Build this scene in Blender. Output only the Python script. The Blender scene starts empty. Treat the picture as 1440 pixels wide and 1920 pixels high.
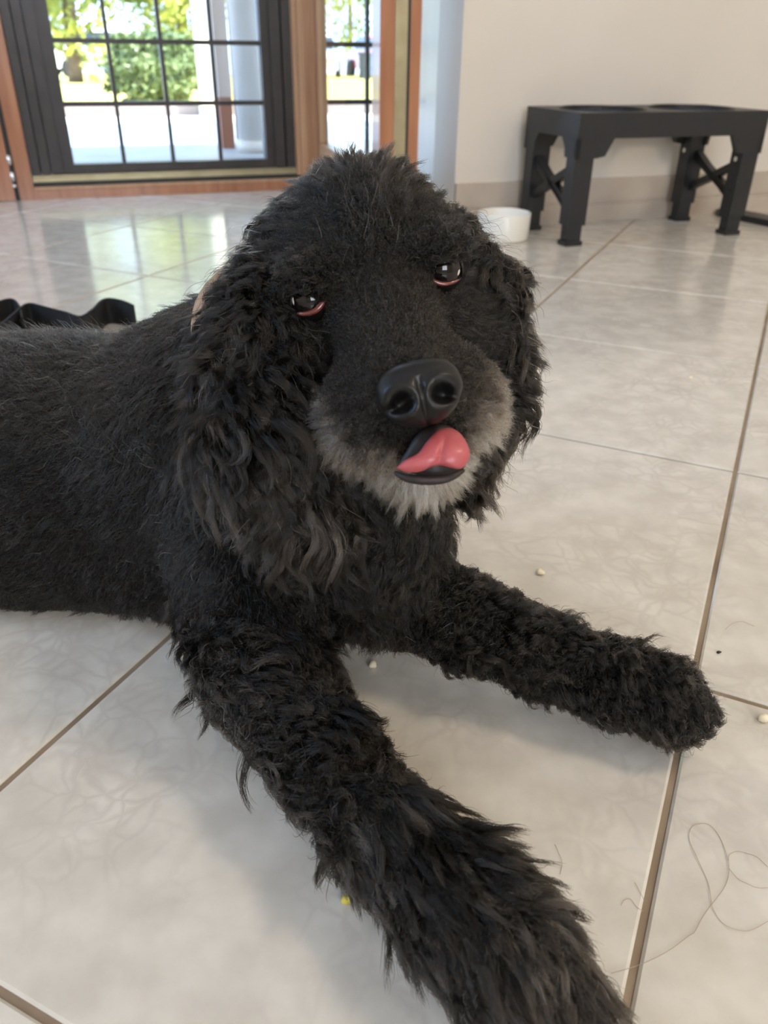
import bpy, bmesh, math, random
import numpy as np
from mathutils import Vector, Matrix, kdtree
random.seed(7); rng = np.random.default_rng(7)
scn = bpy.context.scene
COL = scn.collection
S = 0.40                                   # camera height in metres; the place is laid out in multiples of it

# ---------------------------------------------------------------- camera
PITCH, ROLL, FPX = 0.53059604, 0.0136620, 1485.06
_f = np.array([0, math.cos(PITCH), -math.sin(PITCH)]); _u = np.array([0, math.sin(PITCH), math.cos(PITCH)]); _x = np.array([1., 0, 0])
CR = math.cos(ROLL)*_x + math.sin(ROLL)*_u; CU = -math.sin(ROLL)*_x + math.cos(ROLL)*_u; CF = _f
CAM = np.array([0, 0, S])
cam = bpy.data.cameras.new('camera'); cam.sensor_fit = 'VERTICAL'; cam.sensor_height = 36; cam.lens = FPX*36/1920
cam.clip_start = 0.02; cam.clip_end = 200
cam.dof.use_dof = True; cam.dof.focus_distance = 0.50; cam.dof.aperture_fstop = 10
co = bpy.data.objects.new('camera', cam); COL.objects.link(co); scn.camera = co
m = Matrix.Identity(4)
for i in range(3):
    m[i][0] = CR[i]; m[i][1] = CU[i]; m[i][2] = -CF[i]; m[i][3] = CAM[i]
co.matrix_world = m

def PT(px, py, d):
    return CAM + d*(CF + CR*(px-720)/FPX + CU*(960-py)/FPX)
def GP(px, py, z=0.0):
    v = CF + CR*(px-720)/FPX + CU*(960-py)/FPX
    return CAM + v*((z-CAM[2])/v[2])

# wall frame: s runs along the walls, t away from the viewer, both in multiples of S
WA = math.radians(19.9)
WV = np.array([math.cos(WA), math.sin(WA), 0]); NV = np.array([-math.sin(WA), math.cos(WA), 0])
def W(s, t, z): return (WV*s + NV*t + np.array([0, 0, z]))*S

# ---------------------------------------------------------------- view, world, lights
scn.view_settings.view_transform = 'Standard'; scn.view_settings.look = 'None'
scn.view_settings.exposure = 0.62; scn.view_settings.gamma = 1; scn.view_settings.use_curve_mapping = False
w = bpy.data.worlds.new('sky'); scn.world = w; w.use_nodes = True
bg = w.node_tree.nodes['Background']; bg.inputs[0].default_value = (0.46, 0.64, 1.0, 1); bg.inputs[1].default_value = 4.8
sun = bpy.data.lights.new('sun', 'SUN'); sun.energy = 11; sun.angle = 0.01; sun.color = (1, .93, .8)
so = bpy.data.objects.new('sun', sun); COL.objects.link(so)
so.rotation_euler = Vector((-0.62, 0.30, -0.90)).to_track_quat('-Z', 'Y').to_euler()
def area(name, loc, target, sx, sy, power, col):
    l = bpy.data.lights.new(name, 'AREA'); l.shape = 'RECTANGLE'; l.size = sx; l.size_y = sy; l.energy = power; l.color = col
    o = bpy.data.objects.new(name, l); COL.objects.link(o); o.location = loc
    o.rotation_euler = (Vector(target)-Vector(loc)).to_track_quat('-Z', 'Y').to_euler()
    return o
area('daylight_back_window', W(-.2, -6.95, 3.6), W(-.2, 0, 3.0), 1.5, 1.3, 31, (1.0, 0.95, 0.88))
area('daylight_left_window', W(-5.9, 3.2, 3.3), W(0, 3.2, 2.6), 1.1, 1.1, 10, (0.28, 0.56, 1.0))
area('warm_fill_light', W(3.6, -1.0, 6.3), W(3.6, -1.0, 0), 0.5, 0.5, 17, (1.0, 0.82, 0.60))  # added overhead fill that warms walls and shadows, not a fixture of the room

# ---------------------------------------------------------------- materials
def mat(name, col=(.5, .5, .5), rough=.5, metal=0, spec=None, coat=0, **kw):
    m = bpy.data.materials.new(name); m.use_nodes = True
    b = m.node_tree.nodes['Principled BSDF']
    b.inputs['Base Color'].default_value = (*col, 1); b.inputs['Roughness'].default_value = rough
    b.inputs['Metallic'].default_value = metal
    if spec is not None: b.inputs['Specular IOR Level'].default_value = spec
    b.inputs['Coat Weight'].default_value = coat
    return m
def nodes(m): return m.node_tree.nodes, m.node_tree.links, m.node_tree.nodes['Principled BSDF']
def noisy(m, c1, c2, scale=5, detail=4, stretch=(1, 1, 1), bump=0, rot=(0, 0, 0), p0=.3, p1=.7):
    N, L, b = nodes(m)
    tc = N.new('ShaderNodeTexCoord'); mp = N.new('ShaderNodeMapping'); mp.inputs['Scale'].default_value = stretch; mp.inputs['Rotation'].default_value = rot
    n = N.new('ShaderNodeTexNoise'); n.inputs['Scale'].default_value = scale; n.inputs['Detail'].default_value = detail
    r = N.new('ShaderNodeValToRGB'); r.color_ramp.elements[0].color = (*c1, 1); r.color_ramp.elements[1].color = (*c2, 1)
    r.color_ramp.elements[0].position = p0; r.color_ramp.elements[1].position = p1
    L.new(tc.outputs['Object'], mp.inputs[0]); L.new(mp.outputs[0], n.inputs[0]); L.new(n.outputs[0], r.inputs[0]); L.new(r.outputs[0], b.inputs['Base Color'])
    if bump:
        bp = N.new('ShaderNodeBump'); bp.inputs['Strength'].default_value = bump; bp.inputs['Distance'].default_value = .002
        L.new(n.outputs[0], bp.inputs['Height']); L.new(bp.outputs[0], b.inputs['Normal'])
    return m
M = {}
M['wall'] = noisy(mat('wall_paint', rough=.42), (.72, .66, .57), (.76, .70, .61), 3, bump=.05)
M['ceiling'] = mat('ceiling_paint', (.8, .77, .72), .9)
M['grout'] = noisy(mat('grout', rough=.9), (.20, .14, .09), (.34, .26, .18), 14)
M['base'] = noisy(mat('skirting_tile', rough=.16), (.50, .42, .34), (.58, .50, .41), 12)
M['wood'] = noisy(mat('reddish_wood', rough=.28, coat=.3), (.34, .13, .060), (.48, .21, .10), 6, stretch=(9, 9, .7))
M['wood_pale_lit'] = noisy(mat('pale_lit_wood', rough=.35, coat=.2), (.46, .25, .13), (.58, .34, .19), 6, stretch=(9, 9, .7))  # lighter copy of the reddish wood; daylight on jamb and rail put into colour
M['bronze'] = noisy(mat('dark_bronze_paint', rough=.38, metal=.0), (.030, .022, .018), (.046, .036, .030), 20)
M['brass'] = noisy(mat('aged_brass', rough=.35, metal=.85), (.38, .32, .19), (.46, .40, .25), 25)
M['seal'] = mat('rubber_seal', (.015, .018, .017), .5)
M['steel'] = mat('steel', (.85, .85, .84), .25, 1)
M['plastic'] = noisy(mat('black_plastic', rough=.42), (.013, .0135, .015), (.018, .019, .020), 60)
M['ceramic'] = mat('white_ceramic', (.86, .83, .74), .12, coat=.5)
M['strap'] = noisy(mat('black_webbing', rough=.75), (.006, .006, .007), (.011, .011, .012), 300, bump=.3)
M['porch'] = noisy(mat('porch_stone', rough=.5), (.24, .24, .235), (.31, .31, .30), 4)
M['paving'] = noisy(mat('pale_paving', rough=.9), (.78, .76, .70), (.9, .88, .82), 2)
M['lawn'] = noisy(mat('dry_lawn', rough=1), (.30, .27, .05), (.74, .58, .16), .8, stretch=(.4, 1.6, 1))
M['kerb'] = mat('kerb_stone', (.30, .24, .22), .9)
M['cream'] = noisy(mat('cream_render', rough=.9), (.78, .72, .52), (.84, .78, .58), 3)
M['pink'] = noisy(mat('pinkish_render', rough=.9), (.52, .44, .38), (.58, .50, .44), 3)
M['beige'] = noisy(mat('grey_beige_render', rough=.9), (.56, .54, .50), (.68, .66, .62), 4)
M['brick'] = mat('brown_plinth', (.30, .12, .07), .8)
M['white'] = mat('white_metal_pipe', (.88, .88, .86), .4)
M['carwhite'] = mat('white_car_paint', (.85, .85, .85), .2, coat=1)
M['carred'] = mat('red_car_paint', (.65, .02, .02), .2, coat=1)
M['carglass'] = mat('car_glass', (.02, .03, .035), .05)
M['tyre'] = mat('tyre_rubber', (.02, .02, .02), .8)
M['leaf_a'] = noisy(mat('leaf_green', rough=.6), (.12, .18, .03), (.58, .62, .15), 1.2, p0=.35, p1=.65)
M['leaf_b'] = noisy(mat('leaf_dark_green', rough=.6), (.09, .14, .05), (.26, .33, .12), 1.5)
M['bark'] = noisy(mat('bark', rough=.9), (.10, .07, .05), (.2, .15, .11), 8)
M['bin'] = mat('dark_bin', (.05, .055, .06), .6)
M['grain'] = mat('cooked_grain', (.82, .72, .50), .45)
M['corn'] = noisy(mat('yellow_crumb', rough=.4), (.50, .36, .01), (.70, .60, .10), 300)
M['speck'] = mat('dark_crumb', (.03, .015, .01), .8)
M['hair_blond'] = mat('pale_hair', (.42, .33, .24), .5)
M['tan'] = noisy(mat('tan_leather', rough=.6), (.40, .24, .14), (.50, .32, .20), 80)
M['skin'] = mat('dark_skin', (.006, .0055, .005), .8, spec=.2)
def glass_mat():
    m = bpy.data.materials.new('window_glass'); m.use_nodes = True; N, L = m.node_tree.nodes, m.node_tree.links
    N.remove(N['Principled BSDF']); out = N['Material Output']
    t = N.new('ShaderNodeBsdfTransparent'); t.inputs[0].default_value = (.93, .95, .94, 1)
    g = N.new('ShaderNodeBsdfGlossy'); g.inputs['Roughness'].default_value = .02
    lw = N.new('ShaderNodeLayerWeight'); lw.inputs['Blend'].default_value = .5; pw = N.new('ShaderNodeMath'); pw.operation = 'POWER'; pw.inputs[1].default_value = 5; L.new(lw.outputs['Facing'], pw.inputs[0]); fr = N.new('ShaderNodeMath'); fr.operation = 'MULTIPLY_ADD'; fr.inputs[1].default_value = .35; fr.inputs[2].default_value = .03; L.new(pw.outputs[0], fr.inputs[0])
    mx = N.new('ShaderNodeMixShader'); L.new(fr.outputs[0], mx.inputs[0]); L.new(t.outputs[0], mx.inputs[1]); L.new(g.outputs[0], mx.inputs[2]); L.new(mx.outputs[0], out.inputs[0])
    return m
M['glass'] = glass_mat()
def tile_mat():
    m = mat('marbled_tile', rough=.13, coat=0); N, L, b = nodes(m)
    b.inputs['IOR'].default_value = 1.55
    tc = N.new('ShaderNodeTexCoord')
    # thin crackle veins: distorted voronoi edges masked by noise
    nd = N.new('ShaderNodeTexNoise'); nd.inputs['Scale'].default_value = 9; nd.inputs['Detail'].default_value = 5
    mx = N.new('ShaderNodeVectorMath'); mx.operation = 'SCALE'; mx.inputs['Scale'].default_value = .10
    ad = N.new('ShaderNodeVectorMath'); ad.operation = 'ADD'
    L.new(tc.outputs['Object'], nd.inputs[0]); L.new(nd.outputs['Color'], mx.inputs[0]); L.new(tc.outputs['Object'], ad.inputs[0]); L.new(mx.outputs[0], ad.inputs[1])
    def vein(scale, width):
        v = N.new('ShaderNodeTexVoronoi'); v.feature = 'DISTANCE_TO_EDGE'; v.inputs['Scale'].default_value = scale
        L.new(ad.outputs[0], v.inputs[0])
        r = N.new('ShaderNodeMapRange'); r.inputs[1].default_value = 0; r.inputs[2].default_value = width; r.inputs[3].default_value = 1; r.inputs[4].default_value = 0
        L.new(v.outputs[0], r.inputs[0]); return r
    a, c = vein(18, .09), vein(38, .13)
    mn = N.new('ShaderNodeTexNoise'); mn.inputs['Scale'].default_value = 7; mn.inputs['Detail'].default_value = 3
    L.new(tc.outputs['Object'], mn.inputs[0])
    rm = N.new('ShaderNodeMapRange'); rm.inputs[1].default_value = .42; rm.inputs[2].default_value = .62; L.new(mn.outputs[0], rm.inputs[0])
    mxv = N.new('ShaderNodeMath'); mxv.operation = 'MAXIMUM'; L.new(a.outputs[0], mxv.inputs[0]); L.new(c.outputs[0], mxv.inputs[1])
    mu = N.new('ShaderNodeMath'); mu.operation = 'MULTIPLY'; L.new(mxv.outputs[0], mu.inputs[0]); L.new(rm.outputs[0], mu.inputs[1])
    sc = N.new('ShaderNodeMath'); sc.operation = 'MULTIPLY'; sc.inputs[1].default_value = .50; L.new(mu.outputs[0], sc.inputs[0])
    bn = N.new('ShaderNodeTexNoise'); bn.inputs['Scale'].default_value = 26; bn.inputs['Detail'].default_value = 6
    L.new(tc.outputs['Object'], bn.inputs[0])
    br = N.new('ShaderNodeValToRGB'); br.color_ramp.elements[0].color = (.575, .53, .455, 1); br.color_ramp.elements[1].color = (.685, .64, .56, 1)
    br.color_ramp.elements[0].position = .35; br.color_ramp.elements[1].position = .65
    L.new(bn.outputs[0], br.inputs[0])
    mc = N.new('ShaderNodeMix'); mc.data_type = 'RGBA'; mc.inputs[7].default_value = (.47, .42, .36, 1)
    L.new(sc.outputs[0], mc.inputs[0]); L.new(br.outputs[0], mc.inputs[6]); L.new(mc.outputs[2], b.inputs['Base Color'])
    bp = N.new('ShaderNodeBump'); bp.inputs['Strength'].default_value = .05; bp.inputs['Distance'].default_value = .001
    nb = N.new('ShaderNodeTexNoise'); nb.inputs['Scale'].default_value = 350; L.new(tc.outputs['Object'], nb.inputs[0]); L.new(nb.outputs[0], bp.inputs['Height']); L.new(bp.outputs[0], b.inputs['Normal'])
    return m
M['tile'] = tile_mat()
def hair_mat(name, cols, rough=.32, radial=.45, rnd=.3):
    m = bpy.data.materials.new(name); m.use_nodes = True; N, L = m.node_tree.nodes, m.node_tree.links
    N.remove(N['Principled BSDF']); out = N['Material Output']
    h = N.new('ShaderNodeBsdfHairPrincipled'); h.parametrization = 'COLOR'; h.inputs['IOR'].default_value = 1.42
    h.inputs['Roughness'].default_value = rough; h.inputs['Radial Roughness'].default_value = radial
    try: h.inputs['Random Roughness'].default_value = rnd
    except KeyError: pass
    hi = N.new('ShaderNodeAttribute'); hi.attribute_name = 'tone'; r = N.new('ShaderNodeValToRGB'); r.color_ramp.interpolation = 'LINEAR'
    r.color_ramp.elements[0].position = 0; r.color_ramp.elements[1].position = 1
    r.color_ramp.elements[0].color = (*cols[0][1], 1); r.color_ramp.elements[0].position = cols[0][0]
    r.color_ramp.elements[1].color = (*cols[-1][1], 1); r.color_ramp.elements[1].position = cols[-1][0]
    for p, c in cols[1:-1]:
        e = r.color_ramp.elements.new(p); e.color = (*c, 1)
    L.new(hi.outputs['Fac'], r.inputs[0]); L.new(r.outputs[0], h.inputs['Color']); L.new(h.outputs[0], out.inputs[0])
    return m
M['fur'] = hair_mat('fur', [(0, (.0022, .0021, .0022)), (.2, (.010, .008, .006)), (.42, (.045, .036, .029)), (.7, (.22, .19, .16)), (1, (.66, .62, .56))], .24)

# ---------------------------------------------------------------- mesh helpers
def tag(o, label=None, cat=None, group=None, kind=None):
    if label: o['label'] = label
    if cat: o['category'] = cat
    if group: o['group'] = group
    if kind: o['kind'] = kind
    return o
def link(name, me, mt, parent=None):
    o = bpy.data.objects.new(name, me); COL.objects.link(o)
    if mt is not None: me.materials.append(mt)
    if parent is not None:
        o.parent = parent; o.matrix_parent_inverse = parent.matrix_world.inverted()
    return o
def thing(name, loc, label, cat, group=None):
    o = bpy.data.objects.new(name, None); COL.objects.link(o); o.empty_display_size = .02
    o.matrix_world = Matrix.Translation(Vector(loc)); tag(o, label, cat, group); return o
def obj(name, bm, mt, parent=None, bevel=0, smooth=False, segs=2):
    if bevel:
        bmesh.ops.bevel(bm, geom=[e for e in bm.edges if e.calc_length() > bevel*2.2 and len(e.link_faces) == 2 and e.calc_face_angle(0) > .5], offset=bevel, segments=segs, profile=.7, affect='EDGES')
    bmesh.ops.recalc_face_normals(bm, faces=bm.faces)
    me = bpy.data.meshes.new(name); bm.to_mesh(me); bm.free()
    if smooth:
        for p in me.polygons: p.use_smooth = True
    return link(name, me, mt, parent)
def prism(bm, pts, d):
    """closed prism: polygon pts (list of 3-vectors) extruded by vector d"""
    a = [bm.verts.new(p) for p in pts]; b = [bm.verts.new(np.array(p)+d) for p in pts]
    n = len(a); bm.faces.new(a); bm.faces.new(b[::-1])
    for i in range(n): bm.faces.new((a[i], b[i], b[(i+1) % n], a[(i+1) % n]))
def wbox(bm, s0, s1, t0, t1, z0, z1):
    prism(bm, [W(s0, t0, z0), W(s1, t0, z0), W(s1, t1, z0), W(s0, t1, z0)], np.array([0, 0, (z1-z0)*S]))
def WB(name, mt, parent, *boxes, bevel=0.0):
    bm = bmesh.new()
    for b in boxes: wbox(bm, *b)
    return obj(name, bm, mt, parent, bevel)
def tube(bm, pts, radii, n=10, cap=True):
    pts = [Vector(p) for p in pts]; rings = []
    up = Vector((0.3, 0.2, 1)).normalized()
    for i, p in enumerate(pts):
        d = (pts[min(i+1, len(pts)-1)]-pts[max(i-1, 0)]).normalized()
        a = d.cross(up); a = a.normalized() if a.length > .05 else d.cross(Vector((1, 0, 0))).normalized()
        b = d.cross(a); r = radii[i] if hasattr(radii, '__len__') else radii
        rings.append([bm.verts.new(p+(a*math.cos(2*math.pi*k/n)+b*math.sin(2*math.pi*k/n))*r) for k in range(n)])
    for A, B in zip(rings, rings[1:]):
        for k in range(n): bm.faces.new((A[k], A[(k+1) % n], B[(k+1) % n], B[k]))
    if cap: bm.faces.new(rings[0]); bm.faces.new(rings[-1][::-1])
def lathe(bm, c, prof, n=48):
    rings = []
    for r, z in prof:
        rings.append([bm.verts.new((c[0]+r*math.cos(2*math.pi*k/n), c[1]+r*math.sin(2*math.pi*k/n), c[2]+z)) for k in range(n)])
    for A, B in zip(rings, rings[1:]):
        for k in range(n): bm.faces.new((A[k], A[(k+1) % n], B[(k+1) % n], B[k]))
    bm.faces.new(rings[0]); bm.faces.new(rings[-1])
def spline(P, n):
    P = np.array(P, float); m_ = len(P); out = []
    for u in np.linspace(0, m_-1, n):
        i = min(int(u), m_-2); f = u-i
        p0, p1, p2, p3 = P[max(i-1, 0)], P[i], P[i+1], P[min(i+2, m_-1)]
        out.append(.5*((2*p1)+(-p0+p2)*f+(2*p0-5*p1+4*p2-p3)*f*f+(-p0+3*p1-3*p2+p3)*f**3))
    return np.array(out)

# ================================================================ ROOM
TR, TD = 4.86, 6.76                        # right wall and door wall
SL, SR, TB, HZ = -6.0, 6.2, -7.2, 6.5
# floor: bevelled tiles over a grout bed, in one mesh
def build_floor():
    bm = bmesh.new(); th = 1.1326818
    c, s = math.cos(th), math.sin(th); D1 = np.array([c, s, 0]); D2 = np.array([-s, c, 0])
    p = .9445; g = .0055; bv = .0042
    # the room outline in the wall frame
    def inside(q):
        a = q@WV[:2]; b = q@NV[:2]
        return SL-.7 < a < SR+.7 and TB-.7 < b < TD+.9 and not (a > 3.4 and b > TR+.9)
    for i in range(-16, 17):
        for j in range(-16, 17):
            a0, a1 = .29+i*p+g, .29+(i+1)*p-g; b0, b1 = -.05+j*p+g, -.05+(j+1)*p-g
            ctr = D1*(a0+a1)/2+D2*(b0+b1)/2
            if not inside(ctr[:2]): continue
            def q(a, b, z): return bm.verts.new((D1*a+D2*b)*S+np.array([0, 0, z]))
            T = [q(a0+bv, b0+bv, 0), q(a1-bv, b0+bv, 0), q(a1-bv, b1-bv, 0), q(a0+bv, b1-bv, 0)]
            K = [q(a0, b0, -.0014), q(a1, b0, -.0014), q(a1, b1, -.0014), q(a0, b1, -.0014)]
            B = [q(a0, b0, -.004), q(a1, b0, -.004), q(a1, b1, -.004), q(a0, b1, -.004)]
            bm.faces.new(T)
            for k in range(4):
                f1 = bm.faces.new((K[k], K[(k+1) % 4], T[(k+1) % 4], T[k])); bm.faces.new((B[k], B[(k+1) % 4], K[(k+1) % 4], K[k]))
    for nrm, s_ in ((WV, SL-.0), (-WV, -SR), (NV, TB), (-NV, -TD-.02)):
        geom = bm.verts[:]+bm.edges[:]+bm.faces[:]
        bmesh.ops.bisect_plane(bm, geom=geom, plane_co=tuple(nrm*s_*S), plane_no=tuple(nrm), clear_inner=True)
    nf = len(bm.faces)
    a = [bm.verts.new(W(s, t, 0)+np.array([0, 0, z])) for z in (-.0022,) for s, t in ((SL, TB), (SR, TB), (SR, TD), (SL, TD))]
    b = [bm.verts.new(W(s, t, 0)+np.array([0, 0, -.10])) for s, t in ((SL, TB), (SR, TB), (SR, TD), (SL, TD))]
    fs = [bm.faces.new(a), bm.faces.new(b[::-1])]+[bm.faces.new((b[k], b[(k+1) % 4], a[(k+1) % 4], a[k])) for k in range(4)]
    for f in fs: f.material_index = 1
    me = bpy.data.meshes.new('floor'); bm.to_mesh(me); bm.free()
    o = link('floor', me, M['tile']); me.materials.append(M['grout']); o['kind'] = 'structure'
build_floor()
def struct(name, mt, *boxes, bevel=0): return tag(WB(name, mt, None, *boxes, bevel=bevel), kind='structure')
struct('ceiling', M['ceiling'], (SL, SR, TB, TD+.4, HZ, HZ+.3))
struct('wall_right', M['wall'], (2.2, SR, TR, TR+.35, -.02, HZ))
# the return of the alcove, splayed slightly
bm = bmesh.new(); prism(bm, [W(2.2, TR+.001, -.02), W(2.66, TD+.05, -.02), W(3.0, TD+.05, -.02), W(3.0, TR+.34, -.02), W(2.21, TR+.34, -.02)], np.array([0, 0, (HZ+.02)*S]))
tag(obj('wall_alcove', bm, M['wall']), kind='structure')
struct('wall_front', M['wall'], (SL, -1.6, TD, TD+.35, -.02, HZ), (-1.6, 2.7, TD, TD+.35, 5.45, HZ))
struct('wall_side', M['wall'], (SR, SR+.35, TB, TR+.35, -.02, HZ))
struct('wall_left', M['wall'], (SL-.35, SL, TB, 1.7, -.02, HZ), (SL-.35, SL, 4.7, TD+.35, -.02, HZ), (SL-.35, SL, 1.7, 4.7, -.02, 1.8), (SL-.35, SL, 1.7, 4.7, 4.9, HZ))
struct('wall_back', M['wall'], (SL, -2.2, TB-.35, TB, -.02, HZ), (1.8, SR, TB-.35, TB, -.02, HZ), (-2.2, 1.8, TB-.35, TB, -.02, 1.8), (-2.2, 1.8, TB-.35, TB, 5.4, HZ))
def win(name, kind, a0, a1, z0, z1, pos, mt):
    e = bpy.data.objects.new(name, None); COL.objects.link(e); e['kind'] = 'structure'
    def B(u0, u1, q0, q1, d0, d1):
        return (u0, u1, pos+d0, pos+d1, q0, q1) if kind == 't' else (pos+d0, pos+d1, u0, u1, q0, q1)
    f = .12; mid = (a0+a1)/2
    WB('window_frame', mt, e, B(a0, a1, z0, z0+f, -.1, .1), B(a0, a1, z1-f, z1, -.1, .1), B(a0, a0+f, z0+f, z1-f, -.1, .1), B(a1-f, a1, z0+f, z1-f, -.1, .1), B(mid-f/2, mid+f/2, z0+f, z1-f, -.1, .1))
    WB('glass_pane', M['glass'], e, B(a0+f, mid-f/2, z0+f, z1-f, -.01, .01)); WB('glass_pane', M['glass'], e, B(mid+f/2, a1-f, z0+f, z1-f, -.01, .01))
win('window_1', 't', -2.2, 1.8, 1.8, 5.4, TB-.18, M['bronze'])
win('window_2', 's', 1.7, 4.7, 1.8, 4.9, SL-.18, M['bronze'])
# skirting: tall tile with a groove and a lower course
struct('baseboard_right', M['base'], (2.2, SR, TR-.030, TR, .125, .27), (2.2, SR, TR-.022, TR, .105, .125), (2.2, SR, TR-.034, TR, -.003, .105), bevel=.0015)
struct('baseboard_front', M['base'], (SL, -1.62, TD-.034, TD, -.003, .26), bevel=.0015)

# ---- door 1: dark bronze glazed door in a wooden frame
def empty_struct(name, loc):
    e = bpy.data.objects.new(name, None); COL.objects.link(e); e['kind'] = 'structure'; e.matrix_world = Matrix.Translation(Vector(loc)); return e
ZT = 5.3
d1 = empty_struct('door_1', W(.7, TD, 0))
WB('door_frame', M['wood'], d1, (-.44, -.335, TD-.07, TD+.25, .0, ZT), (-1.6, 2.6, TD-.04, TD+.3, ZT, ZT+.15), (-.44, 1.80, TD-.06, TD+.02, -.002, .062), bevel=.002)
WB('door_jamb', M['wood_pale_lit'], d1, (1.69, 1.74, TD-.05, TD+.25, .06, ZT), (1.745, 1.80, TD-.03, TD+.25, .06, ZT), bevel=.002)
WB('threshold_strip', M['wood_pale_lit'], d1, (-.42, 1.72, TD-.05, TD+.02, .063, .083))
WB('threshold_seal', M['seal'], d1, (-.36, 1.70, TD-.02, TD+.03, .084, .108))
WB('threshold_track', M['brass'], d1, (-.36, 1.70, TD+.0, TD+.14, .109, .140), (-.36, 1.70, TD+.02, TD+.14, .141, .152), bevel=.001)
WB('frame_edge_trim', M['wood_pale_lit'], d1, (1.655, 1.688, TD-.03, TD+.06, .10, ZT), (1.80, 1.83, TD-.05, TD+.03, .02, ZT), bevel=.001)
leaf = WB('door_leaf', M['bronze'], d1, (-.332, -.03, TD+.12, TD+.19, .156, ZT), (1.43, 1.657, TD+.12, TD+.19, .156, ZT), (-.33, -.27, TD+.00, TD+.20, .155, ZT), (-.262, -.20, TD+.03, TD+.20, .155, ZT), (-.192, -.12, TD+.05, TD+.2, .155, ZT), (-.12, -.035, TD+.08, TD+.2, .155, ZT),
   (1.435, 1.50, TD+.08, TD+.2, .155, ZT), (1.50, 1.58, TD+.04, TD+.2, .155, ZT), (1.588, 1.655, TD+.02, TD+.2, .155, ZT), (-.035, 1.435, TD+.08, TD+.2, .155, .215), (-.035, 1.435, TD+.08, TD+.2, 5.0, ZT), bevel=.0015)
for c in (.335, .705, 1.075): WB('muntin', M['bronze'], leaf, (c-.014, c+.014, TD+.11, TD+.16, .215, 5.0))
for k in range(1, 12):
    z = .215+k*.40
    WB('muntin', M['bronze'], leaf, (-.035, 1.435, TD+.105, TD+.165, z-.016, z+.016))
WB('glass_pane', M['glass'], leaf, (-.035, 1.435, TD+.130, TD+.136, .215, 5.0))
# ---- door 2: the wooden leaf at the left edge, closed, with its hinges
d2 = empty_struct('door_2', W(-1, TD, 0))
pnl = WB('door_leaf', M['wood'], d2, (-1.55, -.66, TD-.10, TD+.05, .005, ZT), (-.655, -.47, TD-.105, TD+.05, .005, ZT), bevel=.004)
WB('seal_strip', M['seal'], d2, (-.468, -.442, TD-.07, TD+.05, .005, ZT))
for z0, z1 in ((.245, .31), (.135, .20), (.095, .115)):
    bm = bmesh.new(); tube(bm, [W(-.462, TD-.10, z0), W(-.462, TD-.10, (z0+z1)/2), W(-.462, TD-.10, z1)], [.006, .007, .006], 12)
    tag(obj('hinge', bm, M['steel'], d2, smooth=True), 'bright steel hinge knuckle')
# ---- window 3: narrow side light with dark grille behind the open leaf
w3 = empty_struct('window_3', W(2.1, TD, 0))
fr = WB('window_frame', M['bronze'], w3, (1.81, 1.85, TD+.06, TD+.2, .02, ZT), (2.62, 2.66, TD+.06, TD+.2, .02, ZT), (1.85, 2.62, TD+.06, TD+.2, -.0, .06), (1.85, 2.62, TD+.06, TD+.2, 5.2, ZT))
for z in [.215+k*.40 for k in range(1, 12)]: WB('muntin', M['bronze'], fr, (1.85, 2.62, TD+.105, TD+.165, z-.018, z+.018))
WB('muntin', M['bronze'], fr, (2.285, 2.315, TD+.12, TD+.15, .06, 5.2))
WB('glass_pane', M['glass'], fr, (1.85, 2.62, TD+.130, TD+.136, .06, 5.2))
# ---- door 3: inner wooden leaf swung open into the room
d3 = empty_struct('door_3', W(1.8, TD-.05, 0))
H0 = np.array([1.815, 6.70]); F0 = np.array([1.655, 4.74]); LL = np.linalg.norm(F0-H0); dl = (F0-H0)/LL; dn = np.array([-dl[1], dl[0]])   # dn points to the right side
def LBX(u0, u1, v0, v1, z0, z1, bm):
    P = [H0+dl*u0+dn*v0, H0+dl*u1+dn*v0, H0+dl*u1+dn*v1, H0+dl*u0+dn*v1]
    prism(bm, [W(p[0], p[1], z0) for p in P], np.array([0, 0, (z1-z0)*S]))
def LB(name, mt, parent, *bx, bevel=.0015):
    bm = bmesh.new()
    for b in bx: LBX(*b, bm)
    return obj(name, bm, mt, parent, bevel)
if dn@np.array([1, 0]) < 0: dn = -dn
TH = .235
lf = LB('door_leaf', M['wood'], d3, (LL-.14, LL, .0, TH, .03, 5.2), (0, .08, .0, .075, .03, 5.2), (.08, LL-.14, .0, .075, 4.9, 5.2))
LB('bottom_rail', M['wood_pale_lit'], lf, (.08, LL-.14, .0, .075, .03, .345))
LB('glazing_bead', M['wood_pale_lit'], lf, (LL-.19, LL-.141, .005, .07, .346, 4.9), (.081, .12, .005, .07, .346, 4.9))
LB('lock_strip', M['brass'], lf, (LL+.0005, LL+.006, .085, .155, .03, 5.2), bevel=0)
LB('edge_groove', M['seal'], lf, (LL+.0005, LL+.003, .157, .172, .03, 5.2), bevel=0)
LB('glass_pane', M['glass'], lf, (.08, LL-.14, .035, .041, .345, 4.9), bevel=0)

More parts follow.
